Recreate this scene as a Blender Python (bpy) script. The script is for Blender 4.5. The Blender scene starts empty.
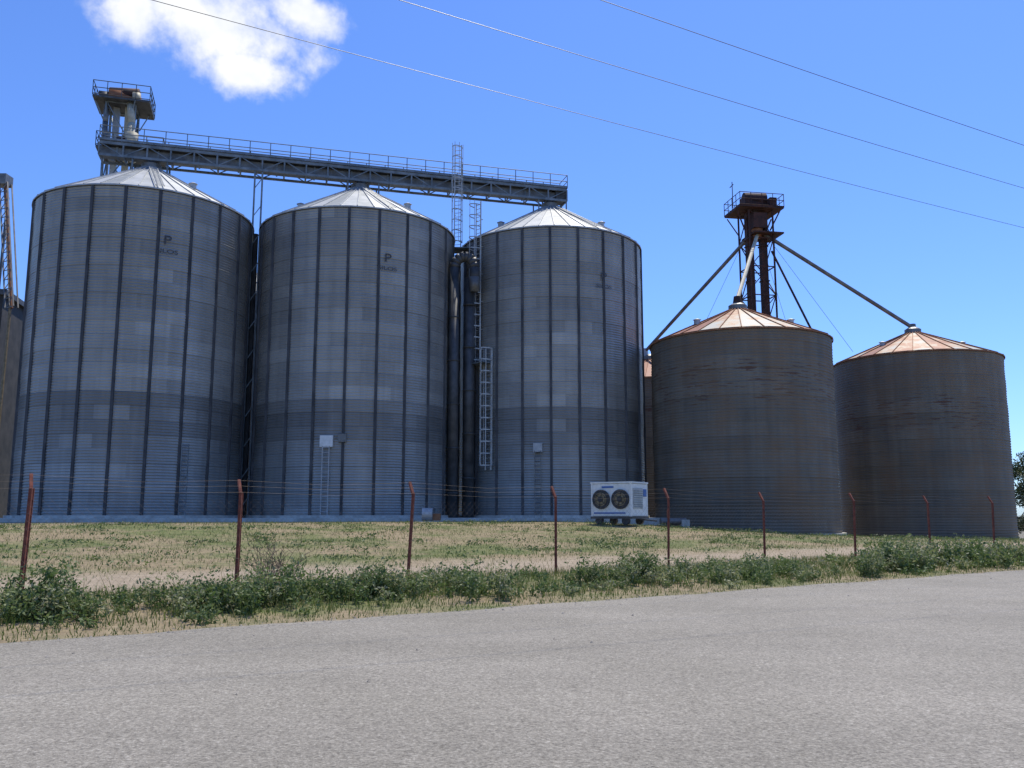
import bpy, math, random
import numpy as np
from mathutils import Vector, Matrix
random.seed(7); rng=np.random.default_rng(11)
sc=bpy.context.scene
sc.view_settings.view_transform='Standard'
try: sc.view_settings.look='None'
except: pass
sc.view_settings.exposure=0; sc.view_settings.gamma=1

# ------------------------------------------------------------ terrain
O=(-6.4,11.3); D=(.819,.574); N=(-.574,.819)
def st(x,y): return ((x-O[0])*D[0]+(y-O[1])*D[1], (x-O[0])*N[0]+(y-O[1])*N[1])
def xy(s,t): return (O[0]+s*D[0]+t*N[0], O[1]+s*D[1]+t*N[1])
def sm(a,b,v):
    v=np.clip((v-a)/(b-a),0,1); return v*v*(3-2*v)
def gz_st(s,t):
    s=np.asarray(s,float); t=np.asarray(t,float)
    A=np.interp(s,[-200,32,44,64,90,400],[1.2,1.2,.5,-.5,-1.1,-1.3])
    B=.2*sm(.15,3.5,t)
    m=sm(5,29,t)
    z=B*(1-m)+A*m
    z=z+.03*np.sin(s*.9+1.3*t)*np.cos(t*.8-.4*s)*sm(1,4,t)*(1-sm(28,40,t))
    return z
def gz(x,y): return float(gz_st(*st(x,y)))

# ------------------------------------------------------------ materials
def nodes(name):
    m=bpy.data.materials.new(name); m.use_nodes=True
    nt=m.node_tree; b=nt.nodes['Principled BSDF']
    return m,nt,b
def N_(nt,t,**k):
    n=nt.nodes.new(t)
    for a,v in k.items(): setattr(n,a,v)
    return n
def ramp(nt,fac,stops):
    r=N_(nt,'ShaderNodeValToRGB'); e=r.color_ramp.elements
    while len(e)<len(stops): e.new(.5)
    for i,(p,c) in enumerate(stops):
        e[i].position=p; e[i].color=(*c,1)
    nt.links.new(fac,r.inputs[0]); return r.outputs[0]
def noise(nt,vec,scale,detail=5,rough=.6):
    n=N_(nt,'ShaderNodeTexNoise'); n.inputs['Scale'].default_value=scale
    n.inputs['Detail'].default_value=min(detail,5); n.inputs['Roughness'].default_value=rough
    if vec: nt.links.new(vec,n.inputs['Vector'])
    return n.outputs['Fac']
def mapped(nt,sx=1,sy=1,sz=1):
    tc=N_(nt,'ShaderNodeTexCoord'); mp=N_(nt,'ShaderNodeMapping')
    mp.inputs['Scale'].default_value=(sx,sy,sz)
    nt.links.new(tc.outputs['Object'],mp.inputs['Vector']); return mp.outputs[0]
def mixc(nt,f,a,b,mode='MIX'):
    m=N_(nt,'ShaderNodeMix',data_type='RGBA',blend_type=mode)
    for i,v in ((0,f),(6,a),(7,b)):
        if isinstance(v,(int,float)): m.inputs[i].default_value=v
        elif isinstance(v,tuple): m.inputs[i].default_value=(*v,1)
        else: nt.links.new(v,m.inputs[i])
    return m.outputs[2]
def bump(nt,b,h,dist,strength=1):
    n=N_(nt,'ShaderNodeBump'); n.inputs['Distance'].default_value=dist; n.inputs['Strength'].default_value=strength
    nt.links.new(h,n.inputs['Height']); nt.links.new(n.outputs[0],b.inputs['Normal'])
def simple(name,c1,c2,scale=3,rough=.6,metal=0,lo=.35,hi=.65):
    m,nt,b=nodes(name)
    f=noise(nt,mapped(nt),scale,3,.65)
    nt.links.new(ramp(nt,f,[(lo,c1),(hi,c2)]),b.inputs['Base Color'])
    b.inputs['Roughness'].default_value=rough; b.inputs['Metallic'].default_value=metal
    return m
M={}
M['steel_light']=simple('galvanised_light',(.34,.35,.35),(.5,.51,.5),2,.5,.3)
M['girder']=simple('girder_grey_blue',(.12,.14,.15),(.23,.26,.28),1.5,.55,.4)
M['girder_mid']=simple('duct_grey',(.12,.12,.12),(.22,.22,.21),1.5,.5,.4)
M['girder_dark']=simple('dark_girder',(.05,.05,.05),(.10,.10,.10),1.5,.55,.3)
M['rib']=simple('stiffener_dark',(.035,.036,.04),(.08,.08,.085),.8,.6,.3)
M['rust_post']=simple('rusty_post',(.12,.03,.018),(.25,.07,.04),9,.85,0)
M['rust_dark']=simple('rust_dark',(.03,.016,.014),(.085,.032,.022),2.5,.8,.1)
M['rust_orange']=simple('rust_orange',(.22,.085,.04),(.34,.15,.07),2,.8,0)
M['concrete']=simple('concrete',(.38,.37,.33),(.60,.58,.52),1.2,.9)
M['white']=simple('white_paint',(.66,.67,.64),(.8,.8,.77),4,.5)
M['offwhite']=simple('offwhite_paint',(.36,.37,.36),(.48,.48,.47),4,.55)
M['tan']=simple('tan_metal',(.16,.12,.06),(.28,.22,.13),5,.6)
M['black']=simple('black_paint',(.012,.012,.014),(.03,.03,.035),5,.5)
M['mark']=simple('faded_black_mark',(.03,.03,.033),(.07,.07,.075),5,.6)
M['blue']=simple('blue_paint',(.05,.12,.35),(.08,.18,.42),5,.5)
M['cream']=simple('cream_paint',(.38,.34,.24),(.52,.47,.35),2,.6)
M['wire']=simple('wire_dark',(.07,.075,.08),(.12,.12,.12),5,.5,.5)
M['wire_fence']=simple('wire_rusty',(.12,.09,.07),(.2,.17,.14),5,.6,.4)
M['bark']=simple('bark',(.08,.055,.035),(.16,.12,.08),6,.9)
M['stone']=simple('stone',(.22,.19,.15),(.42,.37,.30),3,.9)
M['shed']=simple('shed_sheet',(.03,.03,.03),(.07,.065,.06),1,.7,.2)

def N_z(nt,sock,a,b_):
    r=N_(nt,'ShaderNodeMapRange'); r.inputs[1].default_value=a; r.inputs[2].default_value=b_
    nt.links.new(sock,r.inputs[0]); return r.outputs[0]
def wall_mat(name,dark,light,streak,metal,rough,rust=0):
    m,nt,b=nodes(name)
    a=N_(nt,'ShaderNodeAttribute',attribute_name='tint')
    col=ramp(nt,a.outputs['Fac'],[(0,dark),(1,light)])
    v=noise(nt,mapped(nt,1.6,1.6,.06),1.0,5,.65)
    col=mixc(nt,.8,col,ramp(nt,v,[(.3,(1-streak,)*3),(.7,(1,1,1))]),'MULTIPLY')
    v2=noise(nt,mapped(nt,.35,.35,.35),1.0,6,.6)
    col=mixc(nt,.8,col,ramp(nt,v2,[(.3,(.72,.73,.75)),(.65,(1,1,1))]),'MULTIPLY')
    if rust:
        v3=noise(nt,mapped(nt,.75,.75,9.),1.0,5,.6)
        sep=N_(nt,'ShaderNodeSeparateXYZ'); tc=N_(nt,'ShaderNodeTexCoord'); nt.links.new(tc.outputs['Object'],sep.inputs[0])
        zone=ramp(nt,N_z(nt,sep.outputs[2],0,16),[(.0,(.0,)*3),(.48,(.0,)*3),(.54,(1,)*3),(.68,(1,)*3),(.74,(.0,)*3)])
        msk=ramp(nt,mixc(nt,1.0,v3,mixc(nt,.13,(0,0,0),zone),'ADD'),[(.70,(0,0,0)),(.73,(.8,)*3)])
        col=mixc(nt,msk,col,(.09,.035,.022))
        v4=noise(nt,mapped(nt,.45,.45,.3),1.0,6,.7)
        col=mixc(nt,ramp(nt,v4,[(.42,(0,0,0)),(.66,(.7,)*3)]),col,(.19,.125,.075))
    nt.links.new(col,b.inputs['Base Color'])
    b.inputs['Metallic'].default_value=metal; b.inputs['Roughness'].default_value=rough
    return m
M['silo_wall']=wall_mat('silo_wall_galvanised',(.12,.12,.117),(.62,.615,.58),.3,.35,.38)
M['tank_wall']=wall_mat('tank_wall_weathered',(.095,.085,.068),(.33,.295,.24),.4,.1,.7,1)
def roof_mat(name,rusty):
    m,nt,b=nodes(name)
    a=N_(nt,'ShaderNodeAttribute',attribute_name='tint')
    v=noise(nt,mapped(nt,.9,.9,.9),1.0,7,.7)
    ad=N_(nt,'ShaderNodeMath',operation='ADD'); nt.links.new(v,ad.inputs[0]); nt.links.new(a.outputs['Fac'],ad.inputs[1])
    if rusty: col=ramp(nt,ad.outputs[0],[(.44,(.36,.35,.31)),(.56,(.38,.27,.17)),(.66,(.30,.115,.045)),(.95,(.19,.06,.028))])
    else: col=ramp(nt,ad.outputs[0],[(.5,(.25,.27,.27)),(1.,(.47,.48,.47))])
    nt.links.new(col,b.inputs['Base Color'])
    b.inputs['Metallic'].default_value=.1 if rusty else .25; b.inputs['Roughness'].default_value=.6
    return m
M['silo_roof']=roof_mat('silo_roof',False); M['tank_roof']=roof_mat('tank_roof_rusty',True)

# ------------------------------------------------------------ builder
class B:
    def __init__(s): s.v=[];s.f=[];s.mi=[];s.mats=[]
    def m(s,name):
        if name not in s.mats: s.mats.append(name)
        return s.mats.index(name)
    def add(s,vs,fs,mat):
        o=len(s.v); s.v+= [tuple(v) for v in vs]; k=s.m(mat)
        for f in fs: s.f.append(tuple(i+o for i in f)); s.mi.append(k)
    def frame(s,p0,p1):
        p0=Vector(p0);p1=Vector(p1); d=(p1-p0).normalized()
        u=Vector((0,0,1)) if abs(d.z)<.95 else Vector((0,1,0))
        a=d.cross(u).normalized(); b=a.cross(d).normalized(); return p0,p1,a,b
    def tube(s,p0,p1,r,mat,n=8,r1=None,cap=True):
        p0,p1,a,b=s.frame(p0,p1); r1=r if r1 is None else r1
        vs=[p0+(a*math.cos(t)+b*math.sin(t))*r for t in [2*math.pi*i/n for i in range(n)]]
        vs+=[p1+(a*math.cos(t)+b*math.sin(t))*r1 for t in [2*math.pi*i/n for i in range(n)]]
        fs=[(i,(i+1)%n,n+(i+1)%n,n+i) for i in range(n)]
        if cap: fs+=[tuple(range(n))[::-1],tuple(range(n,2*n))]
        s.add(vs,fs,mat)
    def path(s,pts,r,mat,n=10):
        for i in range(len(pts)-1): s.tube(pts[i],pts[i+1],r,mat,n)
    def beam(s,p0,p1,w,h,mat):
        p0,p1,a,b=s.frame(p0,p1); a=a*w/2;b=b*h/2
        vs=[p0-a-b,p0+a-b,p0+a+b,p0-a+b,p1-a-b,p1+a-b,p1+a+b,p1-a+b]
        s.add(vs,[(0,1,2,3),(7,6,5,4),(0,4,5,1),(1,5,6,2),(2,6,7,3),(3,7,4,0)],mat)
    def box(s,c,sz,mat,rot=0):
        R=Matrix.Rotation(rot,3,'Z'); c=Vector(c)
        vs=[c+R@Vector((x*sz[0]/2,y*sz[1]/2,z*sz[2]/2)) for z in(-1,1) for x,y in((-1,-1),(1,-1),(1,1),(-1,1))]
        s.add(vs,[(3,2,1,0),(4,5,6,7),(0,1,5,4),(1,2,6,5),(2,3,7,6),(3,0,4,7)],mat)
    def obj(s,name,parent=None,smooth=False,bevel=0):
        me=bpy.data.meshes.new(name); me.from_pydata(s.v,[],s.f)
        for k in s.mats: me.materials.append(M[k])
        me.polygons.foreach_set('material_index',s.mi)
        if smooth: me.polygons.foreach_set('use_smooth',[True]*len(s.f))
        me.update(); o=bpy.data.objects.new(name,me); sc.collection.objects.link(o)
        if parent: o.parent=parent; o.matrix_parent_inverse=Matrix.Translation(-parent.location)
        if bevel:
            b=o.modifiers.new('bevel','BEVEL'); b.width=bevel; b.segments=2
        return o
def empty(name,loc=(0,0,0)):
    e=bpy.data.objects.new(name,None); e.location=loc; e.empty_display_size=.5; sc.collection.objects.link(e); return e
def npmesh(name,v,f,mats,attrs={},parent=None,smooth=False,mi=None):
    me=bpy.data.meshes.new(name); me.from_pydata(v.tolist() if hasattr(v,'tolist') else v,[],f.tolist() if hasattr(f,'tolist') else f)
    for k in mats: me.materials.append(M[k] if isinstance(k,str) else k)
    for an,(dom,val) in attrs.items():
        a=me.attributes.new(an,'FLOAT',dom); a.data.foreach_set('value',np.asarray(val,dtype=np.float32))
    if smooth: me.polygons.foreach_set('use_smooth',[True]*len(me.polygons))
    if mi is not None: me.polygons.foreach_set('material_index',mi)
    me.update(); o=bpy.data.objects.new(name,me); sc.collection.objects.link(o)
    if parent: o.parent=parent; o.matrix_parent_inverse=Matrix.Translation(-parent.location)
    return o

# ------------------------------------------------------------ silos
def wall(par,cx,cy,r,z0,z1,tiers,npan,mat,seed,band=True,pitch=.17,off=0.):
    rg=np.random.default_rng(seed)
    seg=npan*8; rows=int((z1-z0)/pitch*4)
    zs=np.linspace(z0,z1,rows+1); th=np.linspace(0,2*np.pi,seg,endpoint=False)+off
    tier=np.clip(((zs[:-1]-z0)/(z1-z0)*tiers).astype(int),0,tiers-1)
    tierv=np.append(tier,tiers-1)
    rr=r+.026*np.cos((zs-z0)/pitch*2*np.pi)-.012*(tierv%2)
    Z,T=np.meshgrid(zs,th,indexing='ij'); R=np.repeat(rr[:,None],seg,1)
    R=R+.014*np.sin(T*7+Z*.9+seed)*np.sin(Z*1.7+T*3)
    v=np.stack([R*np.cos(T),R*np.sin(T),Z-z0],-1).reshape(-1,3)
    i=np.arange(rows)[:,None]*seg; j=np.arange(seg)[None,:]; j2=(j+1)%seg
    f=np.stack([i+j,i+j2,i+seg+j2,i+seg+j],-1).reshape(-1,4)
    if band:
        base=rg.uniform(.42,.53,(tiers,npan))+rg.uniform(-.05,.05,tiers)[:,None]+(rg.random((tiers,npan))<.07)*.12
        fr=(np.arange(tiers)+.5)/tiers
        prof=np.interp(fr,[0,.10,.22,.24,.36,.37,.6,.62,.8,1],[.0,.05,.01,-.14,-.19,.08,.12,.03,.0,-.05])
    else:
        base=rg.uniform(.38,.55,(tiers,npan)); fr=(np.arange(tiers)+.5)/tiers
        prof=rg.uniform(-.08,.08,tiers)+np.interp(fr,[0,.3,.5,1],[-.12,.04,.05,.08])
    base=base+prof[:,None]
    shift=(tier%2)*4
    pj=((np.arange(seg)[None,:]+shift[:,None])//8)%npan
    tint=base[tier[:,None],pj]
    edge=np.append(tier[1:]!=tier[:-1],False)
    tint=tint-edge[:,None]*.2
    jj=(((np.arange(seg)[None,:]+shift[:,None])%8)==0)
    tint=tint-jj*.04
    o=npmesh('corrugated_wall',v,f,[mat],{'tint':('FACE',np.clip(tint,0,1).ravel())},None,True)
    o.location=(cx,cy,z0); o.parent=par; o.matrix_parent_inverse=Matrix.Translation(-par.location)
    return o
def roof(par,cx,cy,r,z1,rise,nsec,mat,seed,ribmat,rusty=False):
    rg=np.random.default_rng(seed); R0=r+.1; r_in=.55
    v=[];f=[];t=[]
    rings=10
    for k in range(nsec):
        a0=2*math.pi*k/nsec; a1=2*math.pi*(k+1)/nsec; tk=rg.uniform(-.05,.42) if rusty else rg.uniform(.1,.5)
        for q in range(rings):
            ra=R0+(r_in-R0)*q/rings; rb=R0+(r_in-R0)*(q+1)/rings
            za=z1-.06+(R0-ra)/(R0)*(rise+.06); zb=z1-.06+(R0-rb)/R0*(rise+.06)
            o=len(v)
            v+=[(ra*math.cos(a0),ra*math.sin(a0),za),(ra*math.cos(a1),ra*math.sin(a1),za),(rb*math.cos(a1),rb*math.sin(a1),zb),(rb*math.cos(a0),rb*math.sin(a0),zb)]
            f.append((o,o+1,o+2,o+3)); t.append(tk+(rg.uniform(-.06,.06)) + (.05 if rusty and q>3 else 0))
    o=npmesh('cone_roof',np.array(v),np.array(f),[mat],{'tint':('FACE',t)})
    o.location=(cx,cy,0); o.parent=par; o.matrix_parent_inverse=Matrix.Translation(-par.location)
    b=B()
    for k in range(nsec):
        a=2*math.pi*k/nsec; c,s=math.cos(a),math.sin(a)
        b.beam((cx+R0*c,cy+R0*s,z1-.04),(cx+r_in*c,cy+r_in*s,z1-.06+(R0-r_in)/R0*(rise+.06)+.04),.05,.08,ribmat)
    n=64
    for k in range(n):
        a=2*math.pi*k/n;a2=2*math.pi*(k+1)/n
        b.beam((cx+R0*math.cos(a),cy+R0*math.sin(a),z1-.1),(cx+R0*math.cos(a2),cy+R0*math.sin(a2),z1-.1),.04,.08,ribmat)
    zt=z1+rise*(1-r_in/R0)
    b.tube((cx,cy,zt-.15),(cx,cy,zt+.3),r_in+.1,'girder_mid',20)
    b.tube((cx,cy,zt+.3),(cx,cy,zt+.55),r_in+.1,'girder_mid',20,r1=.25)
    b.obj('roof_ribs',par)
def wrap_text(par,body,size,cx,cy,r,ang,z,mat,sx=1.0):
    cu=bpy.data.curves.new('t','FONT'); cu.body=body; cu.size=size; cu.align_x='CENTER'; cu.extrude=0
    ob=bpy.data.objects.new('t',cu); sc.collection.objects.link(ob)
    dg=bpy.context.evaluated_depsgraph_get(); me=bpy.data.meshes.new_from_object(ob.evaluated_get(dg))
    bpy.data.objects.remove(ob)
    for v in me.vertices:
        a=ang+v.co.x*sx/r; v.co=Vector((cx+(r+.1)*math.sin(a),cy-(r+.1)*math.cos(a),z+v.co.y))
    me.materials.clear(); me.materials.append(M[mat]); o=bpy.data.objects.new('painted_mark',me); sc.collection.objects.link(o)
    o.parent=par; o.matrix_parent_inverse=Matrix.Translation(-par.location)
def pt(cx,cy,r,deg,z):
    a=math.radians(deg); return Vector((cx+r*math.sin(a),cy-r*math.cos(a),z))
def ladder(b,cx,cy,r,deg,z0,z1,mat,cage=False,w=.5,rail=.07):
    n=pt(0,0,1,deg,0); t=Vector((-n.y,n.x,0)); c=Vector((cx,cy,0))+n*(r+.22)
    for s in(-1,1): b.beam(c+t*s*w/2+Vector((0,0,z0)),c+t*s*w/2+Vector((0,0,z1)),rail,rail,mat)
    z=z0+.2
    while z<z1: b.tube(c-t*w/2+Vector((0,0,z)),c+t*w/2+Vector((0,0,z)),.022,mat,5); z+=.3
    z=z0+.5
    while z<z1:
        b.beam(c-n*.2+t*w/2+Vector((0,0,z)),c+t*w/2+Vector((0,0,z)),.05,.05,mat)
        b.beam(c-n*.2-t*w/2+Vector((0,0,z)),c-t*w/2+Vector((0,0,z)),.05,.05,mat); z+=2
    if cage:
        hoop=[c+t*(.38*math.cos(a))+n*(.05+.72*math.sin(a)) for a in [math.pi*i/8 for i in range(9)]]
        z=z0+.3
        while z<z1+.01:
            for i in range(8): b.beam(hoop[i]+Vector((0,0,z)),hoop[i+1]+Vector((0,0,z)),.03,.07,mat)
            z+=.8
        for i in (0,2,4,6,8): b.beam(hoop[i]+Vector((0,0,z0+.3)),hoop[i]+Vector((0,0,z1)),.035,.035,mat)

RS=6.8; ZE=21.3; RISE=3.9; ZB=1.2
S=[(-24.6,57.2),(-11.0,61.0),(2.9,64.9)]
def ribs(b,cx,cy,r,z0,z1,n,mat,w=.13,off=0):
    for k in range(n):
        a=2*math.pi*(k)/n+off; c,s=math.cos(a),math.sin(a)
        b.beam((cx+(r+.03)*c,cy+(r+.03)*s,z0),(cx+(r+.03)*c,cy+(r+.03)*s,z1),w,.1,mat)
        
def silo(i,marks,lad,box,lm='offwhite'):
    cx,cy=S[i]; e=empty('grain_silo',(cx,cy,ZB)); off=math.radians(9*i+4)
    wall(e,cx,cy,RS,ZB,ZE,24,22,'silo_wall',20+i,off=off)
    roof(e,cx,cy,RS,ZE,RISE,40,'silo_roof',30+i,'steel_light')
    b=B(); ribs(b,cx,cy,RS,ZB+.02,ZE-.1,22,'rib',.16,off); b.obj('stiffeners',e)
    b=B(); b.tube((cx,cy,ZB-.9),(cx,cy,ZB+.38),RS+.25,'concrete',64); b.obj('foundation',e)
    b=B()
    for a in (60,-60,150,-150):
        p=pt(cx,cy,4.3,a,ZE+RISE*(1-4.3/6.9))
        b.tube(p-Vector((0,0,.1)),p+Vector((0,0,.25)),.22,'steel_light',12); b.tube(p+Vector((0,0,.25)),p+Vector((0,0,.35)),.3,'steel_light',12,r1=.1)
    p0=pt(cx,cy,RS,28,ZE+.15); p1=pt(cx,cy,1.2,28,ZE+RISE*.86)
    t=pt(0,0,.25,118,0)
    for s in(-1,1): b.beam(p0+t*s,p1+t*s,.05,.05,'steel_light')
    for q in range(22):
        c=p0.lerp(p1,q/21); b.tube(c-t,c+t,.02,'steel_light',5)
    b.obj('roof_fittings',e)
    a,z=marks; wrap_text(e,'P',.8,cx,cy,RS,math.radians(a),z+.1,'mark',1.2); wrap_text(e,'SILOS',.36,cx,cy,RS,math.radians(a),z-.45,'mark',1.45)
    b=B()
    if lad is not None: ladder(b,cx,cy,RS,lad,ZB+.1,ZB+4.6,lm,w=.42,rail=.05)
    for (a,z,w,h,m_) in box:
        n=pt(0,0,1,a,0); p=Vector((cx,cy,0))+n*(RS+.1)+Vector((0,0,z)); b.box(p,(w,.2,h),m_,math.radians(a)); b.box(p+n*.1,(w*.8,.03,h*.8),m_,math.radians(a))
    b.obj('access_ladder',e); return e
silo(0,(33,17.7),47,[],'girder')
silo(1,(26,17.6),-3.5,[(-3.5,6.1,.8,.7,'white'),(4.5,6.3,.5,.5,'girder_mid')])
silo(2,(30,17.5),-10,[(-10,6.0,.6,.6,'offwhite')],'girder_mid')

e=empty('concrete_plinth',(-10,54,1.2)); b=B()
d0=Vector((S[2][0]-S[0][0],S[2][1]-S[0][1],0)).normalized(); q0=Vector((d0.y,-d0.x,0))
a=Vector((*S[0],0))-d0*11+q0*4.3; c=Vector((*S[2],0))+d0*7.3+q0*4.3
b.beam(a+Vector((0,0,1.17)),c+Vector((0,0,1.17)),6.5,.5,'concrete'); b.obj('slab',e,bevel=.02)

def back_silo(cx,cy):
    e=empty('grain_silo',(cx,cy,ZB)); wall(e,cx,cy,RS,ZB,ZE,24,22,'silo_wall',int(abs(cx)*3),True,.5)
    roof(e,cx,cy,RS,ZE,RISE,40,'silo_roof',int(abs(cx)),'steel_light')
    b=B(); ribs(b,cx,cy,RS,ZB+.02,ZE-.1,22,'rib'); b.obj('stiffeners',e)
    b=B(); b.tube((cx,cy,ZB-.9),(cx,cy,ZB+.02),RS+.45,'concrete',64); b.obj('foundation',e)
for p in [(-25.5,83.),(-8.6,87.)]: back_silo(*p)

# ------------------------------------------------------------ tanks
T4=(16.15,61.5,6.2); T5=(33.5,72.1,6.45); T6=(13.0,82.0,6.1)
def tank(c,zb,ze,rise,seed):
    cx,cy,RT=c; e=empty('storage_tank',(cx,cy,zb))
    wall(e,cx,cy,RT,zb,ze,15,14,'tank_wall',seed,False,.2)
    roof(e,cx,cy,RT,ze,rise,28,'tank_roof',seed+5,'rust_orange',True)
    b=B(); b.tube((cx,cy,zb-.9),(cx,cy,zb+.03),RT+.3,'concrete',64)
    b.obj('foundation',e)
    b=B()
    for a in (65,-65,180):
        p=pt(cx,cy,3.6,a,ze+rise*(1-3.6/6.35)); b.tube(p-Vector((0,0,.1)),p+Vector((0,0,.25)),.22,'steel_light',10); b.tube(p+Vector((0,0,.25)),p+Vector((0,0,.33)),.3,'steel_light',10,r1=.1)
    b.obj('roof_vents',e)
    return e
tank(T4,.4,13.6,2.75,51); tank(T5,-.5,14.1,2.75,53); tank(T6,.2,13.6,2.75,57)

# ------------------------------------------------------------ catwalk
cw=empty('conveyor_catwalk',(S[0][0],S[0][1],25.3))
dv=Vector((S[2][0]-S[0][0],S[2][1]-S[0][1],0)).normalized(); pv=Vector((-dv.y,dv.x,0)); c0=Vector((S[0][0],S[0][1],0))
def P(u,w,z): return c0+dv*u+pv*w+Vector((0,0,z))
U0,U1=-3.2,29.7; zb_,zt_=25.35,26.2
b=B()
for w in(-.75,.75):
    b.beam(P(U0,w,zb_),P(U1,w,zb_),.12,.16,'girder'); b.beam(P(U0,w,zt_),P(U1,w,zt_),.12,.2,'girder')
    n=22
    for k in range(n+1):
        u=U0+(U1-U0)*k/n; b.beam(P(u,w,zb_),P(u,w,zt_),.1,.1,'girder')
        if k<n:
            u2=U0+(U1-U0)*(k+1)/n
            if k%2: b.beam(P(u,w,zb_),P(u2,w,zt_),.06,.06,'girder')
            else: b.beam(P(u,w,zt_),P(u2,w,zb_),.06,.06,'girder')
for k in range(23):
    u=U0+(U1-U0)*k/22; b.beam(P(u,-.75,zb_),P(u,.75,zb_),.08,.08,'girder'); 
b.obj('truss_girder',cw)
b=B()
b.beam(P(U0,0,zb_+.42),P(U1-.3,0,zb_+.42),.8,.55,'girder_mid')
for k in range(12): b.beam(P(U0+1+k*2.6,0,zb_+.42),P(U0+1.1+k*2.6,0,zb_+.42),.9,.65,'girder')
b.obj('conveyor_trough',cw)
b=B(); b.beam(P(U0,0,zt_+.13),P(U1,0,zt_+.13),1.7,.05,'girder_dark'); b.obj('walkway_deck',cw)
b=B()
for w in(-.88,.88):
    for z in (.65,1.15): b.tube(P(U0,w,zt_+z),P(U1,w,zt_+z),.03,'girder',6)
    b.beam(P(U0,w,zt_+.22),P(U1,w,zt_+.22),.02,.14,'girder')
    u=U0
    while u<=U1+.01: b.tube(P(u,w,zt_+.1),P(u,w,zt_+1.15),.03,'girder',6); u+=(U1-U0)/24
for u in(U0,U1):
    for z in(.65,1.15): b.tube(P(u,-.88,zt_+z),P(u,.88,zt_+z),.03,'girder',6)
b.obj('railings',cw)
b=B()
LU=(Vector((*S[2],0))-c0).length
for uc in (0,LU/2,LU):
    for w in(-.7,.7):
        for du in(-1.1,1.1): b.beam(P(uc+du,w,ZE+RISE-1.2),P(uc+du,w,zb_),.1,.1,'girder')
    b.tube(P(uc,0,ZE+RISE-.1),P(uc,0,zb_+.3),.28,'girder_mid',12)
b.box(P(U1-.4,0,zb_+.5),(.9,1.2,.8),'girder_dark',math.atan2(dv.y,dv.x))
b.obj('supports',cw)
b=B()
for u in(6.8,7.3):
    b.beam(P(u,-.7,1.),P(u,-.7,zb_),.1,.1,'girder')
for z in range(2,25,2): b.beam(P(6.8,-.7,z),P(7.3,-.7,z+.8),.05,.05,'girder')
b.tube(P(7.0,.2,1.),P(7.0,.2,21.),.2,'girder_dark',10)
b.obj('support_leg',cw)

e=empty('caged_ladder',(-2.3,60.5,11.9)); b=B()
ladder(b,*S[2],RS,-49,11.9,23.7,'steel_light',True); b.obj('cage',e)
e=empty('caged_ladder',(-1.4,59.7,4.6)); b=B()
ladder(b,*S[2],RS,-40,4.6,12.9,'steel_light',True)
b.box(pt(*S[2],RS+.5,-45,11.9),(1.7,.9,.06),'girder',math.radians(-45)); b.obj('cage',e)
e=empty('caged_ladder',(-3.9,61.9,21)); b=B()
ladder(b,-3.9,61.9,0,-15,20.8,28.6,'steel_light',True)
b.box((-3.6,62.2,20.75),(1.9,1.4,.08),'girder'); 
b.beam((-4.3,62.3,1.2),(-4.3,62.3,20.7),.12,.12,'girder_dark'); b.beam((-2.9,62.3,14),(-2.9,62.3,20.7),.12,.12,'girder_dark')
b.obj('cage',e)

e=empty('downpipe_duct',(-3.5,59.4,1.2)); b=B()
dx,dy=-3.4,59.3
arc=[]
for i in range(9):
    a=math.pi*(1-i/8); arc.append(Vector((dx+.1+.7*math.cos(a),dy,18.6+.8*math.sin(a))))
b.path([Vector((dx-.6,dy,1.2))]+arc+[Vector((dx+.8,dy,17.6))],.36,'girder_dark',14)
b.tube((dx+.8,dy,17.9),(dx+.8,dy,16.9),.42,'girder_mid',14,r1=.3)
b.tube((dx+.45,dy+.6,1),(dx+.45,dy+.6,18),.38,'girder_dark',14)
for z in range(3,18,3): 
    b.tube((dx-.6,dy,z),(dx-.6,dy,z+.1),.42,'girder_dark',14); b.tube((dx+.45,dy+.6,z+1),(dx+.45,dy+.6,z+1.12),.46,'girder_dark',14)
b.obj('pipes',e,True)

# ------------------------------------------------------------ towers
def railing(b,cx,cy,z,wx,wy,mat,rot=0,h=1.1):
    R=Matrix.Rotation(rot,3,'Z'); cs=[R@Vector((sx*wx/2,sy*wy/2,0))+Vector((cx,cy,z)) for sx,sy in((-1,-1),(1,-1),(1,1),(-1,1))]
    for i in range(4):
        a,c=cs[i],cs[(i+1)%4]
        for hh in(.1,.6,h): b.tube(a+Vector((0,0,hh)),c+Vector((0,0,hh)),.03,mat,6)
        n=4
        for k in range(n): 
            q=a.lerp(c,k/n); b.tube(q,q+Vector((0,0,h)),.03,mat,6)
def lattice(b,cx,cy,z0,z1,w,mat,step=2.2,t=.12,rot=0):
    R=Matrix.Rotation(rot,3,'Z'); cs=[R@Vector((sx*w/2,sy*w/2,0))+Vector((cx,cy,0)) for sx,sy in((-1,-1),(1,-1),(1,1),(-1,1))]
    up=Vector((0,0,1))
    for c in cs: b.beam(c+up*z0,c+up*z1,t,t,mat)
    n=max(1,int((z1-z0)/step)); h=(z1-z0)/n
    for k in range(n+1):
        z=z0+k*h
        for i in range(4):
            a,c=cs[i],cs[(i+1)%4]; b.beam(a+up*z,c+up*z,t*.6,t*.6,mat)
            if k<n:
                if (k+i)%2: b.beam(a+up*z,c+up*(z+h),t*.5,t*.5,mat)
                else: b.beam(c+up*z,a+up*(z+h),t*.5,t*.5,mat)
tx,ty=-30.0,64.; e=empty('elevator_tower',(tx,ty,ZB)); r_=math.radians(16)
b=B(); lattice(b,tx,ty,ZB,32.6,2.0,'girder',3.2,.15,r_); b.obj('lattice',e)
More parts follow.
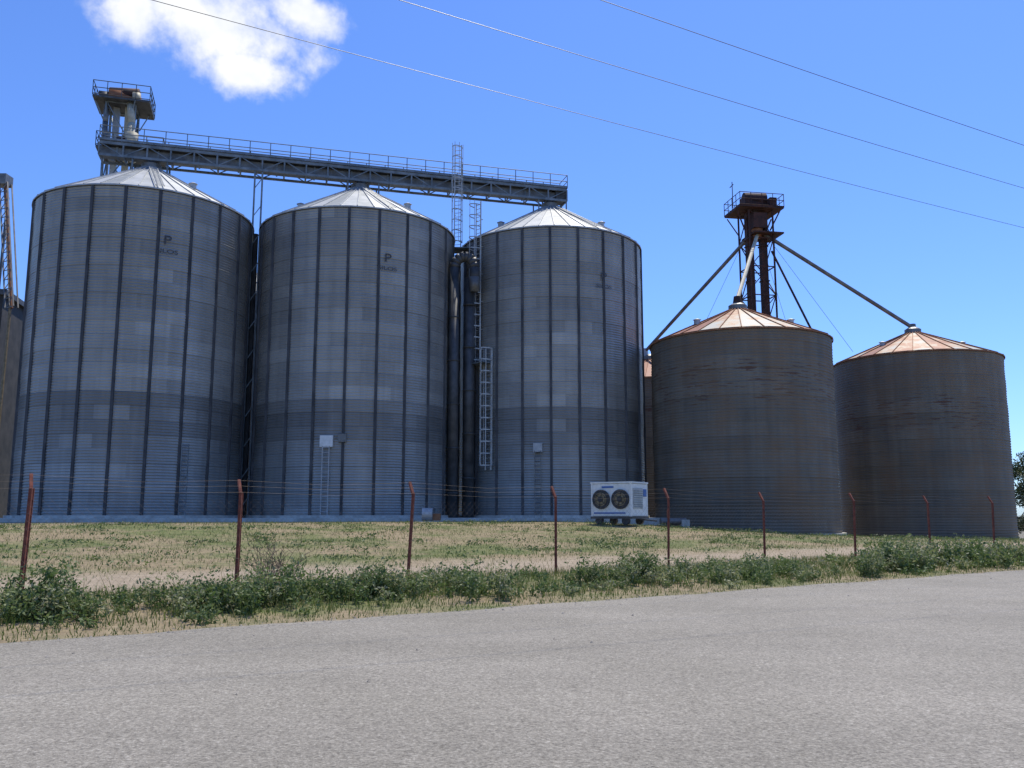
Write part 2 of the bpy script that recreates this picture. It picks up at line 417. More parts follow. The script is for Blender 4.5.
b=B(); b.box((tx-.45,ty,17),(.45,.4,31.5),'steel_light',r_); b.box((tx+.45,ty,17),(.45,.4,31.5),'cream',r_); b.obj('elevator_trunks',e)
b=B()
b.box((tx+.1,ty,32.7),(4.0,3.2,.16),'girder_dark',r_); railing(b,tx+.1,ty,32.75,4.0,3.2,'girder_dark',r_,1.15)
b.box((tx+1.2,ty-.5,28.4),(4.6,3.4,.16),'girder_dark',r_); railing(b,tx+1.2,ty-.5,28.45,4.6,3.4,'girder_dark',r_)
for sx in(-1.5,1.5):
    for sy in(-1.3,1.3): b.beam((tx+sx*.65,ty+sy*.7,31.2),(tx+sx,ty+sy,32.65),.08,.08,'girder')
b.obj('platforms',e)
b=B()
b.box((tx+.2,ty-.2,33.25),(2.2,1.1,.9),'rust_orange',r_); b.tube((tx-.85,ty-.4,33.6),(tx+1.25,ty-.15,33.6),.5,'rust_dark',16)
b.box((tx-1.2,ty-.6,33.2),(.7,.8,.7),'girder_dark',r_); b.tube((tx+1.3,ty-.7,32.8),(tx+1.3,ty-.7,33.5),.3,'cream',12)
b.box((tx+.7,ty-.9,29.2),(1.0,.9,1.1),'rust_dark',r_)
b.path([Vector((tx+.9,ty-.8,32.6)),Vector((tx+1.5,ty-1.6,30.6)),Vector((tx+1.7,ty-2.2,28.5)),Vector((tx+3.0,ty-4.4,26.6))],.26,'cream',12)
b.path([Vector((tx-.9,ty-.7,32.6)),Vector((tx-.6,ty-1.4,30.8)),Vector((tx-.2,ty-2.2,28.6)),Vector((tx+1.9,ty-5.2,26.2))],.2,'girder_mid',12)
b.tube((tx+1.75,ty-2.1,29.6),(tx+1.75,ty-2.1,28.7),.5,'cream',14,r1=.28)
b.obj('head_machinery',e,True)

tx,ty=20.6,72.; e=empty('elevator_tower',(tx,ty,.3)); r_=math.radians(10)
b=B(); lattice(b,tx+.1,ty,.0,27,2.1,'rust_dark',2.3,.13,r_); b.obj('lattice',e)
b=B(); b.box((tx-.55,ty-.2,14),(.55,.5,26.5),'rust_dark',r_); b.box((tx+.6,ty-.2,14),(.55,.5,26.5),'rust_dark',r_)
for z in range(3,27,3):
    b.box((tx-.55,ty-.2,z),(.68,.62,.1),'rust_dark',r_); b.box((tx+.6,ty-.2,z),(.68,.62,.1),'rust_dark',r_)
b.obj('elevator_trunks',e)
b=B(); b.box((tx,ty,27.1),(3.9,3.2,.16),'rust_dark',r_); railing(b,tx,ty,27.1,3.9,3.2,'rust_dark',r_,1.15)
b.box((tx+.6,ty-.2,24.9),(2.6,2.6,.12),'rust_dark',r_)
for sx in(-1.9,1.9):
    for sy in(-1.5,1.5): b.beam((tx+sx*.55,ty+sy*.6,25.2),(tx+sx,ty+sy,27.),.09,.09,'rust_dark')
b.tube((tx-2.1,ty-1.3,27),(tx-2.1,ty-1.3,29.3),.035,'rust_dark',6); b.tube((tx-2.3,ty-1.3,28.8),(tx-2.0,ty-1.3,29.1),.04,'rust_dark',6)
b.obj('platforms',e)
b=B(); b.box((tx,ty,27.9),(2.,1.1,.9),'rust_dark',r_); b.tube((tx-.9,ty-.2,28.2),(tx+1.,ty,28.2),.55,'rust_dark',16)
b.box((tx+1.3,ty-.9,27.6),(.6,.6,.8),'rust_dark',r_); b.box((tx+.1,ty-.8,26.),(1.2,1.0,1.3),'rust_dark',r_)
b.tube((tx,ty-.7,25.4),(tx,ty-.7,24.6),.5,'rust_orange',12,r1=.3)
b.obj('head_machinery',e)
b=B()
b.tube((tx,ty-.8,24.9),(T4[0],T4[1],16.9),.15,'cream',10)
b.tube((T4[0],T4[1],16.2),(T4[0],T4[1],17.1),.4,'rust_dark',14,r1=.25)
b.tube((tx+.6,ty-.6,25.0),(T5[0],T5[1],17.1),.16,'girder_mid',10)
b.tube((T5[0],T5[1],16.4),(T5[0],T5[1],17.4),.38,'girder_mid',14,r1=.25)
b.tube((tx-.6,ty-.2,24.8),(T6[0]-.4,T6[1],16.9),.16,'girder_mid',10)
b.tube((T6[0]-.4,T6[1],16.1),(T6[0]-.4,T6[1],17.2),.4,'steel_light',14,r1=.25)
b.tube((tx+1.2,ty-.6,23.5),(tx+4.0,ty-3.0,14.8),.09,'rust_dark',8)
for q in((tx+9,ty+5,-1),(tx-7,ty-5,13.5),(tx+5.6,ty-5.5,14)): b.tube((tx,ty,26.5),q,.015,'wire',5)
b.obj('spouts',e)

# far-left plant structures at the picture edge
e=empty('corrugated_shed',(-45,68,1.2)); b=B()
r12=math.radians(12); R12=Matrix.Rotation(r12,3,'Z')
b.box((-46.0,68,9.3),(15,14,16.4),'shed',r12)
for k in range(24):
    p=Vector((-46.0,68,0))+R12@Vector((-7.2+k*.62,-7.05,0)); b.beam(p+Vector((0,0,1.2)),p+Vector((0,0,17.3)),.1,.1,'shed')
b.box((-46.0,68,17.7),(15.6,14.6,.4),'girder_dark',r12)
for z in (5,9,13): b.box(Vector((-46.0,68,z))+R12@Vector((6.2,-7.3,0)),(1.5,.8,.12),'tan',r12)
b.obj('walls',e)
e=empty('inclined_elevator',(-38,62,1.2)); b=B()
p0=Vector((-35.7,61,16.2)); p1=Vector((-38.7,64,26.6))
dd=(p1-p0).normalized(); sdv=dd.cross(Vector((0,1,0))).normalized(); bk=Vector((0,.6,0))
for o_ in (sdv*.3,-sdv*.3,sdv*.3+bk,-sdv*.3+bk): b.beam(p0+o_,p1+o_,.09,.09,'girder_mid')
for k in range(14):
    c=p0.lerp(p1,k/14); c2=p0.lerp(p1,(k+1)/14); b.beam(c+sdv*.3,c2-sdv*.3,.05,.05,'girder_mid'); b.beam(c+sdv*.3,c-sdv*.3,.05,.05,'girder_mid')
b.tube(p0+bk*.5,p1+bk*.5,.1,'rust_orange',10)
b.box(p1+Vector((-.3,.3,.3)),(1.1,1.0,.8),'girder_mid'); b.tube(p1+Vector((-.5,-.3,.5)),p1+Vector((-.5,-.3,1.4)),.05,'girder_dark',6)
b.beam(Vector((-36.1,61.5,1.2)),Vector((-35.8,61.3,16.4)),.14,.14,'tan'); b.beam(Vector((-38.5,63.8,1.2)),Vector((-38.5,64.4,25.6)),.14,.14,'girder_dark')
b.obj('truss',e)

# ------------------------------------------------------------ grain chiller
cx,cy=5.85,48.3; g=gz(cx,cy)
ch=empty('grain_aeration_unit',(cx,cy,g)); rot=math.radians(-35); R=Matrix.Rotation(rot,3,'Z')
def L(x,y,z): return Vector((cx,cy,g))+R@Vector((x,y,z))
b=B(); b.box(L(0,0,1.32),(2.4,1.9,1.75),'white',rot); b.obj('housing',ch,bevel=.05)
b=B()
b.box(L(0,0,.38),(2.5,2.0,.12),'girder_dark',rot)
b.box(L(0,0,2.24),(2.5,2.0,.08),'white',rot)
for x in(-1.16,1.16):
    for y in(-.93,.93): b.box(L(x,y,1.32),(.1,.1,1.8),'white',rot)
b.box(L(1.215,-.2,1.4),(.03,1.1,1.1),'steel_light',rot)
for k in range(8): b.box(L(1.24,-.2,.95+k*.12),(.03,1.0,.03),'girder',rot)
b.box(L(1.22,.62,1.7),(.03,.35,.4),'blue',rot); b.box(L(-.1,-.965,.62),(1.9,.03,.08),'blue',rot)
b.box(L(-.2,-.965,2.0),(.7,.03,.1),'blue',rot)
b.obj('trim_panels',ch)
b=B()
for x in(-.58,.58):
    b.tube(L(x,-.94,1.35),L(x,-1.06,1.35),.52,'black',28); b.tube(L(x,-1.0,1.35),L(x,-1.075,1.35),.36,'tan',28)
    b.tube(L(x,-1.0,1.35),L(x,-1.12,1.35),.15,'black',16)
    for k in range(6):
        a=k*math.pi/3+.3; b.beam(L(x,-1.09,1.35),L(x+.42*math.cos(a),-1.09,1.35+.42*math.sin(a)),.03,.02,'black')
    for k in range(20):
        a=2*math.pi*k/20;a2=2*math.pi*(k+1)/20
        b.tube(L(x+.3*math.cos(a),-1.11,1.35+.3*math.sin(a)),L(x+.3*math.cos(a2),-1.11,1.35+.3*math.sin(a2)),.012,'black',4)
b.obj('fans',ch)
b=B()
for x in(-.8,.8):
    for y in(-.8,.8): b.tube(L(x,y-.09,.22),L(x,y+.09,.22),.22,'black',18)
b.beam(L(1.2,0,.3),L(2.2,0,.2),.08,.08,'girder_dark')
b.obj('wheels',ch)

e=empty('pipe_valve',(9.5,54,gz(9.5,54))); b=B(); g=gz(9.5,54)
b.tube((9,54,g+.4),(10.6,54.3,g+.4),.2,'girder_mid',12); b.tube((9.5,54.1,g-.1),(9.5,54.1,g+1.1),.1,'rust_orange',10); b.box((10.5,54.2,g+.25),(.5,.4,.5),'concrete',.3)
b.obj('pipe',e)
e=empty('aeration_fan',(-5,51.6,gz(-5,51.6))); g=gz(-5,51.6); b=B()
b.tube((-5.2,51.6,g+.45),(-4.6,51.6,g+.45),.38,'steel_light',18); b.box((-4.4,51.7,g+.3),(.5,.5,.4),'rust_orange'); b.tube((-4.9,51.6,g+.5),(-4.9,54.8,g+.7),.2,'girder_mid',10); b.box((-4.9,51.6,g+.03),(1.4,.9,.1),'concrete')
b.obj('fan_casing',e)

# ------------------------------------------------------------ ground
def axis(lo,hi,dl,dh,step):
    mid=np.arange(dl,dh+step,step)
    a=dl-np.geomspace(step,dl-lo,28)[::-1]; c=dh+step+np.geomspace(step,hi-dh,28)
    return np.concatenate([a,mid,c])
ss=axis(-1800,1800,-30,90,.6); ts=axis(-1800,1800,-14,50,.35)
SS,TT=np.meshgrid(ss,ts,indexing='ij'); X=O[0]+SS*D[0]+TT*N[0]; Y=O[1]+SS*D[1]+TT*N[1]
Z=gz_st(SS,TT)
v=np.stack([X,Y,Z],-1).reshape(-1,3); nt_=len(ts)
i=np.arange(len(ss)-1)[:,None]*nt_; j=np.arange(nt_-1)[None,:]
f=np.stack([i+j,i+nt_+j,i+nt_+j+1,i+j+1],-1).reshape(-1,4)
m,nt,bs=nodes('field_ground'); M['ground']=m
tc=N_(nt,'ShaderNodeTexCoord'); pos=tc.outputs['Object']
dot=N_(nt,'ShaderNodeVectorMath',operation='DOT_PRODUCT'); nt.links.new(pos,dot.inputs[0]); dot.inputs[1].default_value=(N[0],N[1],0)
tt=N_(nt,'ShaderNodeMath',operation='SUBTRACT'); nt.links.new(dot.outputs['Value'],tt.inputs[0]); tt.inputs[1].default_value=O[0]*N[0]+O[1]*N[1]
nb=noise(nt,pos,.28,5,.65); nf=noise(nt,pos,3.5,7,.7); nff=noise(nt,pos,18,5,.7)
wob=N_(nt,'ShaderNodeMath',operation='MULTIPLY_ADD'); nt.links.new(nb,wob.inputs[0]); wob.inputs[1].default_value=3.6; nt.links.new(tt.outputs[0],wob.inputs[2])
grass=ramp(nt,nf,[(.3,(.06,.09,.018)),(.48,(.13,.155,.04)),(.62,(.21,.20,.075)),(.78,(.31,.26,.14))])
dry=ramp(nt,nf,[(.3,(.20,.15,.08)),(.6,(.34,.265,.15)),(.8,(.43,.35,.22))])
dirt=ramp(nt,nf,[(.3,(.30,.23,.15)),(.6,(.42,.335,.235)),(.8,(.50,.41,.30))])
patch=ramp(nt,nb,[(.42,(0,)*3),(.56,(1,)*3)])
col=mixc(nt,patch,grass,dry)
trk=ramp(nt,N_z(nt,wob.outputs[0],0,40),[(.0,(.3,)*3),(.06,(.05,)*3),(.14,(.1,)*3),(.175,(.95,)*3),(.25,(.95,)*3),(.30,(0,)*3)])
col=mixc(nt,trk,col,dirt)
yard=ramp(nt,N_z(nt,wob.outputs[0],0,40),[(.78,(0,)*3),(.86,(.8,)*3)])
col=mixc(nt,yard,col,(.2,.18,.14))
col=mixc(nt,.6,col,ramp(nt,nff,[(.3,(.55,)*3),(.65,(1,1,1))]),'MULTIPLY')
nt.links.new(col,bs.inputs['Base Color']); bs.inputs['Roughness'].default_value=.95
bump(nt,bs,nff,.05,.8)
npmesh('ground',v,f,['ground'],{},None,True)

m,nt,bs=nodes('asphalt'); M['road']=m
tc=N_(nt,'ShaderNodeTexCoord'); pos=tc.outputs['Object']
mp=N_(nt,'ShaderNodeMapping'); mp.inputs['Rotation'].default_value=(0,0,-math.atan2(D[1],D[0])); mp.inputs['Scale'].default_value=(.05,.7,1); nt.links.new(pos,mp.inputs[0])
str_=noise(nt,mp.outputs[0],1.,3,.5); fine=noise(nt,pos,34,3,.85); mid=noise(nt,pos,7,5,.75); big=noise(nt,pos,.4,3,.5)
col=ramp(nt,fine,[(.32,(.12,.105,.083)),(.46,(.27,.243,.195)),(.56,(.34,.308,.25)),(.7,(.54,.50,.42))])
col=mixc(nt,.8,col,ramp(nt,str_,[(.3,(.84,.84,.84)),(.7,(1,1,1))]),'MULTIPLY')
col=mixc(nt,.8,col,ramp(nt,mid,[(.3,(.74,.74,.73)),(.65,(1,1,1))]),'MULTIPLY')
col=mixc(nt,.8,col,ramp(nt,big,[(.35,(.82,.82,.80)),(.65,(1,1,1))]),'MULTIPLY')
nt.links.new(col,bs.inputs['Base Color']); bs.inputs['Roughness'].default_value=.9
bump(nt,bs,fine,.015,.9)
sr=np.concatenate([-np.geomspace(30,1700,25)[::-1],np.arange(-29,80,.25),np.geomspace(80,1700,25)])
edge=.05*np.sin(sr*.9)+.06*np.sin(sr*2.3+1)+rng.normal(0,.03,len(sr))
vv=[];ff=[]
cols=[-13,-9,-6,-3,-.5]
for k,s in enumerate(sr):
    for c in cols: vv.append((*xy(s,c),.02))
    vv.append((*xy(s,edge[k]-.05),.02)); vv.append((*xy(s,edge[k]+.02),-.03))
w=len(cols)+2
for k in range(len(sr)-1):
    for c in range(w-1): ff.append((k*w+c,(k+1)*w+c,(k+1)*w+c+1,k*w+c+1))
npmesh('road',np.array(vv),np.array(ff),['road'])
# loose gravel along the road edge and on the asphalt
b=B()
for k in range(900):
    s0=rng.uniform(-8,30); t0=rng.normal(.05,.22) if rng.random()<.85 else -rng.exponential(1.6)
    if t0>.6: continue
    x,y=xy(s0,t0); z=.022 if t0<-.05 else gz(x,y); r=rng.uniform(.008,.022) if rng.random()<.9 else rng.uniform(.02,.035)
    q=[Vector((x+r*rng.uniform(.6,1.2)*math.cos(a),y+r*rng.uniform(.6,1.2)*math.sin(a),z)) for a in (0,1.6,3.1,4.7)]+[Vector((x,y,z+r*.8))]
    b.add(q,[(0,1,4),(1,2,4),(2,3,4),(3,0,4)],'stone')
b.obj('gravel')

# ------------------------------------------------------------ vegetation
def leafmat(name,stops,rough=.6,trans=.25):
    m,nt,b=nodes(name)
    a=N_(nt,'ShaderNodeAttribute',attribute_name='tint')
    c=ramp(nt,a.outputs['Fac'],stops); nt.links.new(c,b.inputs['Base Color']); b.inputs['Roughness'].default_value=rough
    tr=N_(nt,'ShaderNodeBsdfTranslucent'); nt.links.new(c,tr.inputs[0])
    ms=N_(nt,'ShaderNodeMixShader'); ms.inputs[0].default_value=trans
    nt.links.new(b.outputs[0],ms.inputs[1]); nt.links.new(tr.outputs[0],ms.inputs[2]); nt.links.new(ms.outputs[0],nt.nodes['Material Output'].inputs[0])
    M[name]=m; return m
leafmat('weed_leaf',[(0,(.045,.08,.02)),(.4,(.10,.16,.04)),(.75,(.19,.23,.085)),(1,(.34,.33,.19))],.6,.38)
leafmat('grass_blade',[(0,(.08,.13,.02)),(.4,(.15,.19,.045)),(.7,(.25,.23,.09)),(1,(.38,.33,.17))],.7,.35)
leafmat('tree_leaf',[(0,(.02,.04,.012)),(.6,(.05,.08,.025)),(1,(.09,.12,.035))],.6,.2)

def leaves(c,size,tint,name,mat,parent=None,flat=.5):
    n=len(c); a=rng.normal(size=(n,3)); a/=np.linalg.norm(a,axis=1)[:,None]
    up=rng.normal(size=(n,3)); up[:,2]+=flat; bb=np.cross(a,up); bb/=np.linalg.norm(bb,axis=1)[:,None]
    s=size[:,None]
    v=np.stack([c-a*s,c+bb*s*.42,c+a*s,c-bb*s*.42],1).reshape(-1,3)
    f=np.arange(4*n).reshape(-1,4)
    return npmesh(name,v,f,[mat],{'tint':('FACE',np.clip(tint,0,1))},parent)
def blades(x,y,h,wd,tint,name,mat):
    n=len(x); s,t=st(x,y); z=gz_st(s,t)-.01; a=rng.uniform(0,2*np.pi,n); la=rng.uniform(0,2*np.pi,n); ln=h*rng.uniform(.1,.6,n)
    dx=np.cos(a)*wd/2; dy=np.sin(a)*wd/2
    p0=np.stack([x-dx,y-dy,z],-1);p1=np.stack([x+dx,y+dy,z],-1)
    tp=np.stack([x+np.cos(la)*ln,y+np.sin(la)*ln,z+h],-1)
    v=np.stack([p0,p1,tp],1).reshape(-1,3)
    return npmesh(name,v,np.arange(3*n).reshape(-1,3),[mat],{'tint':('FACE',np.clip(tint,0,1))})
def noise1(s,seed): return (np.sin(s*.7+seed)+np.sin(s*1.7+2*seed)+np.sin(s*3.1+seed*3))/3

C=[];Sz=[];Ti=[]
plants=[]
for k in range(1200):
    s0=rng.uniform(-9,66); t0=rng.uniform(.5,4.3) if rng.random()<.4 else max(.5,rng.normal(1.9,.6))
    if rng.random()>.55+.5*noise1(s0,1.7): continue
    plants.append((s0,t0,rng.uniform(.12,.3),rng.uniform(.15,.35)))
for k in range(125):
    s0=rng.uniform(-9,66); t0=rng.normal(2.0,.4); big=rng.uniform(.75,1.25)
    for q in range(rng.integers(4,11)): plants.append((s0+rng.normal(0,.4),max(.7,t0+rng.normal(0,.25)),rng.uniform(.32,.62)*big*(1.1 if s0>20 else 1),rng.uniform(.2,.42)))
for (s0,t0,h,rad) in plants:
    near=s0<20
    n=int((150 if near else 60)*h/.4)+10
    ns=rng.integers(5,11); sa=rng.uniform(0,6.28,ns); sl=rng.uniform(.3,1,ns)*rad; sh=h*rng.uniform(.45,1.2,ns)
    q=rng.integers(0,ns,n); u=rng.random(n)**.75
    x0,y0=xy(s0,t0); zz=gz(x0,y0)
    c=np.stack([x0+np.cos(sa[q])*sl[q]*u+rng.normal(0,.05,n),y0+np.sin(sa[q])*sl[q]*u+rng.normal(0,.05,n),zz+sh[q]*u+rng.normal(0,.02,n)],-1)
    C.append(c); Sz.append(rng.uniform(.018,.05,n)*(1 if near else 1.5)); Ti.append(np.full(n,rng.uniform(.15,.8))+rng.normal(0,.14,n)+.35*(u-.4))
leaves(np.concatenate(C),np.concatenate(Sz),np.concatenate(Ti),'roadside_weeds','weed_leaf')
print('weed leaves',sum(map(len,C)))
n=60000; s=rng.uniform(-9,62,n); t=rng.uniform(-.02,4.9,n); x,y=xy(s,t)
h=rng.uniform(.05,.22,n)*np.interp(t,[0,.5,1.5,5],[.35,.6,1.1,1.0]); tint=rng.normal(.34,.18,n)+.25*noise1(s*1.2+t*2,3)+np.interp(t,[0,1.2,2.5,4.5],[-.2,-.14,0,.15])
tall=rng.random(n)<.04; h=np.where(tall&(t>.8),h*2.4,h); tint=np.where(tall,tint+.3,tint)
blades(x,y,h,rng.uniform(.008,.02,n)*1.2,tint,'verge_grass','grass_blade')
n=130000; s=rng.uniform(-14,75,n); t=5+rng.random(n)**1.25*27; x,y=xy(s,t)
pat=noise1(s*.5,2)*noise1(t*.9+s*.2,5)+.4*noise1(s*2+t*3,1)
keep=((np.abs(x/y)<.8)&(rng.random(n)<np.interp(t,[5,5.6,8.2,9.6],[.5,.06,.06,.9]))&(pat+rng.normal(0,.25,n)>-.1))
x,y,s,t,pat=x[keep],y[keep],s[keep],t[keep],pat[keep]; n=len(x)
blades(x,y,rng.uniform(.04,.15,n),rng.uniform(.012,.03,n),rng.normal(.40,.17,n)-.35*pat,'field_grass','grass_blade')
C=[];Sz=[];Ti=[]
for k in range(520):
    s0=rng.uniform(-12,70); t0=rng.uniform(9.2,27); 
    x0,y0=xy(s0,t0)
    if abs(x0/y0)>.75: continue
    n=rng.integers(20,60); rad=rng.uniform(.2,.8); h=rng.uniform(.06,.22)
    c=np.stack([x0+rng.normal(0,rad*.6,n),y0+rng.normal(0,rad*.6,n),gz(x0,y0)+rng.random(n)*h],-1)
    C.append(c);Sz.append(rng.uniform(.03,.07,n));Ti.append(rng.normal(.4,.2,n))
leaves(np.concatenate(C),np.concatenate(Sz),np.concatenate(Ti),'field_weeds','weed_leaf')

e=empty('bare_shrub',(-4.6,17.4,.2)); b=B()
for k in range(46):
    p=Vector((-4.6+rng.normal(0,.12),17.4+rng.normal(0,.12),.15)); d=Vector((rng.normal(0,.55),rng.normal(0,.4),1)).normalized(); L_=rng.uniform(.5,1.15)
    q=p
    for j in range(4):
        nx=q+d*L_/4; b.tube(q,nx,.008-.0015*j,'bark',4); q=nx; d=(d+Vector((rng.normal(0,.25),rng.normal(0,.25),rng.normal(0,.1)))).normalized()
        if j>0: b.tube(q,q+Vector((rng.normal(0,.12),rng.normal(0,.12),rng.uniform(.05,.2))),.004,'bark',4)
b.obj('twigs',e)

def tree(x,y,h,w):
    g=gz(x,y); e=empty('tree',(x,y,g)); b=B()
    b.tube((x,y,g-.1),(x+.1,y,g+h*.45),.22,'bark',10,r1=.12)
    cen=[]
    for k in range(20):
        a=rng.uniform(0,6.28); r=rng.uniform(.2,1)*w*.6; p=Vector((x+math.cos(a)*r,y+math.sin(a)*r,g+h*rng.uniform(.12,.9)))
        b.tube((x+.05,y,g+h*rng.uniform(.1,.45)),p,.07,'bark',6,r1=.02); cen.append(p)
    b.obj('trunk_and_limbs',e); C=[]
    for p in cen:
        n=520; d=rng.normal(size=(n,3)); d/=np.linalg.norm(d,axis=1)[:,None]; C.append(np.array(p)+d*(rng.random(n)**.5)[:,None]*w*.33*np.array([1,1,.8]))
    c=np.concatenate(C); leaves(c,rng.uniform(.08,.18,len(c)),rng.normal(.45,.22,len(c)),'crown','tree_leaf',e)
for p in [(47.4,80,9.0,3.4),(51,81,9.8,4),(55,86,9,4),(52.5,90,9,3.4)]: tree(*p)

# ------------------------------------------------------------ fence
fe=empty('chain_link_fence',(-8.25,15.4,.1))
fp=[(-14.8,10.8),(-11.5,13.1),(-8.42,15.4),(-5.38,17.5),(-2.3,19.6),(1.05,21.97),(4.18,24.1),(7.42,26.4),(11.05,28.9),(14.7,31.5),(18.3,34),(21.9,36.5),(25.5,39.0)]
nrm=Vector((-N[0],-N[1],0)); b=B(); tops=[]
for k,(x,y) in enumerate(fp):
    g=gz(x,y); zt=2.05+rng.uniform(-.03,.03); base=Vector((x,y,g-.2)); lean=Vector((rng.normal(0,.03)+.03,rng.normal(0,.03),0)); top=Vector((x,y,zt))+lean
    dl=Vector((D[0],D[1],0))
    b.beam(base+dl*.03,top+dl*.03,.06,.016,'rust_post'); b.beam(base+nrm*.03,top+nrm*.03,.055,.055,'rust_post')
    tip=top-nrm*.13+Vector((0,0,.25)); b.beam(top+nrm*.03-Vector((0,0,.03)),tip,.055,.05,'rust_post'); tops.append((base,top,tip))
b.obj('posts',fe)
b=B(); b2=B()
for k in range(len(fp)-1):
    (b0,t0,p0),(b1,t1,p1)=tops[k],tops[k+1]
    for q in(.0,.5,.95):
        a=t0.lerp(p0,q)+nrm*.07; c=t1.lerp(p1,q)+nrm*.07; mid=(a+c)/2-Vector((0,0,.05+.03*q)); b.tube(a,mid,.0013,'wire_fence',4); b.tube(mid,c,.0013,'wire_fence',4)
    for zf in(.12,.5): 
        a=b0.lerp(t0,zf)+nrm*.07; c=b1.lerp(t1,zf)+nrm*.07; b.tube(a,c,.0014,'wire_fence',4)
    Ln=(Vector((t1.x-t0.x,t1.y-t0.y,0))).length; sp=.14
    z0=gz(*fp[k])+.05; H=1.9-z0; nn=int(Ln/sp); 
    def W(u,h):
        u=u/Ln; p=t0.lerp(t1,u); return Vector((p.x,p.y,z0+h))+nrm*.08
    for i_ in range(-int(H/sp)-1,nn+1):
        u0=i_*sp
        for sg in(1,-1):
            a0=max(0,-u0) ; a1=min(H,Ln-u0)
            if a1>a0:
                if sg==1: b2.tube(W(u0+a0,a0),W(u0+a1,a1),.0013,'wire_fence',3,cap=False)
                else: b2.tube(W(u0+a0,H-a0),W(u0+a1,H-a1),.0013,'wire_fence',3,cap=False)
b.obj('strand_wires',fe); b2.obj('mesh_wires',fe)

# ------------------------------------------------------------ power lines
wd=Vector((1,.553,0)).normalized(); pl=empty('overhead_power_lines',(0,0,0))
starts=[(-6.15,14.4),(-1.8,14.4),(1.74,14.4)]
b=B()
for (x,y) in starts:
    base=Vector((x,y,10.6)); pts=[base+wd*(-34+2.*k)+Vector((0,0,((-34+2.*k)-12)**2*.00035-.1)) for k in range(49)]
    b.path(pts,.0065,'wire',5)
b.obj('wires',pl)
b=B()
for u in(-34,62):
    c=[Vector((x,y,10.6))+wd*u for x,y in starts]; mid=(c[0]+c[2])/2; z=10.6+(u-12)**2*.00035-.1
    b.tube((mid.x,mid.y,-.2),(mid.x,mid.y,z+.3),.16,'bark',12,r1=.1); b.beam(Vector((c[0].x,c[0].y,z-.2)),Vector((c[2].x,c[2].y,z-.2)),.12,.14,'bark')
    for q in c: b.tube((q.x,q.y,z-.15),(q.x,q.y,z+.02),.06,'white',10)
b.obj('poles',pl)

# ------------------------------------------------------------ world & sun
EL,AZ=math.radians(65),math.radians(30)
w=bpy.data.worlds.new('World'); sc.world=w; w.use_nodes=True; nt=w.node_tree; bg=nt.nodes['Background']
sky=N_(nt,'ShaderNodeTexSky',sky_type='NISHITA'); sky.sun_disc=False; sky.sun_elevation=EL; sky.sun_rotation=AZ; sky.air_density=1.0; sky.dust_density=.3; sky.ozone_density=2.0
skc=mixc(nt,1.0,sky.outputs[0],(.74,1.04,1.66),'MULTIPLY')
tc=N_(nt,'ShaderNodeTexCoord')
Fc=Vector((-290,819,478)).normalized(); Rc=Vector((0,0,1)).cross(Fc)*-1; Rc.normalize(); Uc=Rc.cross(Fc).normalized()
def dotn(vv):
    d=N_(nt,'ShaderNodeVectorMath',operation='DOT_PRODUCT'); nt.links.new(tc.outputs['Generated'],d.inputs[0]); d.inputs[1].default_value=vv; return d.outputs['Value']
def mth(op,a,b_=None,c=None):
    n=N_(nt,'ShaderNodeMath',operation=op)
    for i,v in enumerate((a,b_,c)):
        if v is None: continue
        if isinstance(v,(int,float)): n.inputs[i].default_value=v
        else: nt.links.new(v,n.inputs[i])
    return n.outputs[0]
A=dotn(Fc); u=mth('DIVIDE',dotn(Rc),A); vv_=mth('DIVIDE',dotn(Uc),A)
cmb=N_(nt,'ShaderNodeCombineXYZ'); nt.links.new(u,cmb.inputs[0]); nt.links.new(vv_,cmb.inputs[1])
nz=noise(nt,cmb.outputs[0],15,5,.62)
mask=None
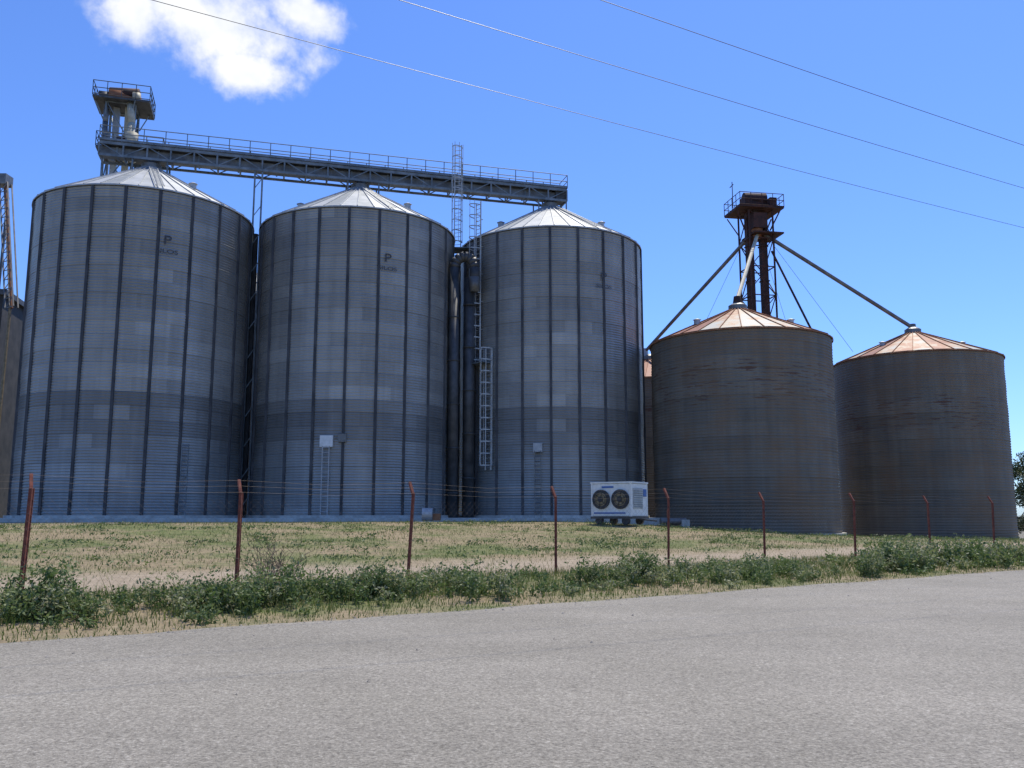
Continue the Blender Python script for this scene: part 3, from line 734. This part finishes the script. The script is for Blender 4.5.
for (cu_,cv_,ru,rv) in [(-5,8,110,52),(25,-34,56,30),(-85,0,46,40),(75,30,58,28),(-95,50,30,14)]:
    a=mth('DIVIDE',mth('SUBTRACT',u,cu_/989),ru/989); c=mth('DIVIDE',mth('SUBTRACT',vv_,cv_/989),rv/989)
    d=mth('SUBTRACT',1.0,mth('SQRT',mth('ADD',mth('MULTIPLY',a,a),mth('MULTIPLY',c,c))))
    mask=d if mask is None else mth('MAXIMUM',mask,d)
mask=mth('MAXIMUM',mask,-1.0)
dn=mth('ADD',mask,mth('MULTIPLY',mth('SUBTRACT',nz,.5),2.0))
mr=N_(nt,'ShaderNodeMapRange',interpolation_type='SMOOTHSTEP'); mr.inputs[1].default_value=-.05; mr.inputs[2].default_value=.8; nt.links.new(dn,mr.inputs[0])
fac=mth('MULTIPLY',mr.outputs[0],mth('GREATER_THAN',A,.2)); fac=mth('MULTIPLY',fac,.97)
nz2=noise(nt,cmb.outputs[0],22,3,.6)
ccol=ramp(nt,nz2,[(.3,(.84,.88,.95)),(.6,(1,1,1))])
sc_=N_(nt,'ShaderNodeVectorMath',operation='SCALE'); nt.links.new(ccol,sc_.inputs[0]); sc_.inputs['Scale'].default_value=9.0
nt.links.new(mixc(nt,fac,skc,sc_.outputs[0]),bg.inputs[0]); bg.inputs[1].default_value=.12
sl=bpy.data.lights.new('sun','SUN'); sl.energy=5.0; sl.angle=math.radians(.5); sl.color=(1,.94,.82)
so=bpy.data.objects.new('sun',sl); sc.collection.objects.link(so)
sd=Vector((math.sin(AZ)*math.cos(EL),math.cos(AZ)*math.cos(EL),math.sin(EL)))
so.rotation_euler=sd.to_track_quat('Z','Y').to_euler(); so.location=(0,0,60)

cam=bpy.data.cameras.new('camera'); co=bpy.data.objects.new('camera',cam); sc.collection.objects.link(co)
cam.sensor_width=36; cam.lens=880/1024*36; cam.clip_end=6000; cam.clip_start=.05
co.location=(0,0,1.6); co.rotation_euler=(math.radians(90+8.47),0,0)
sc.camera=co
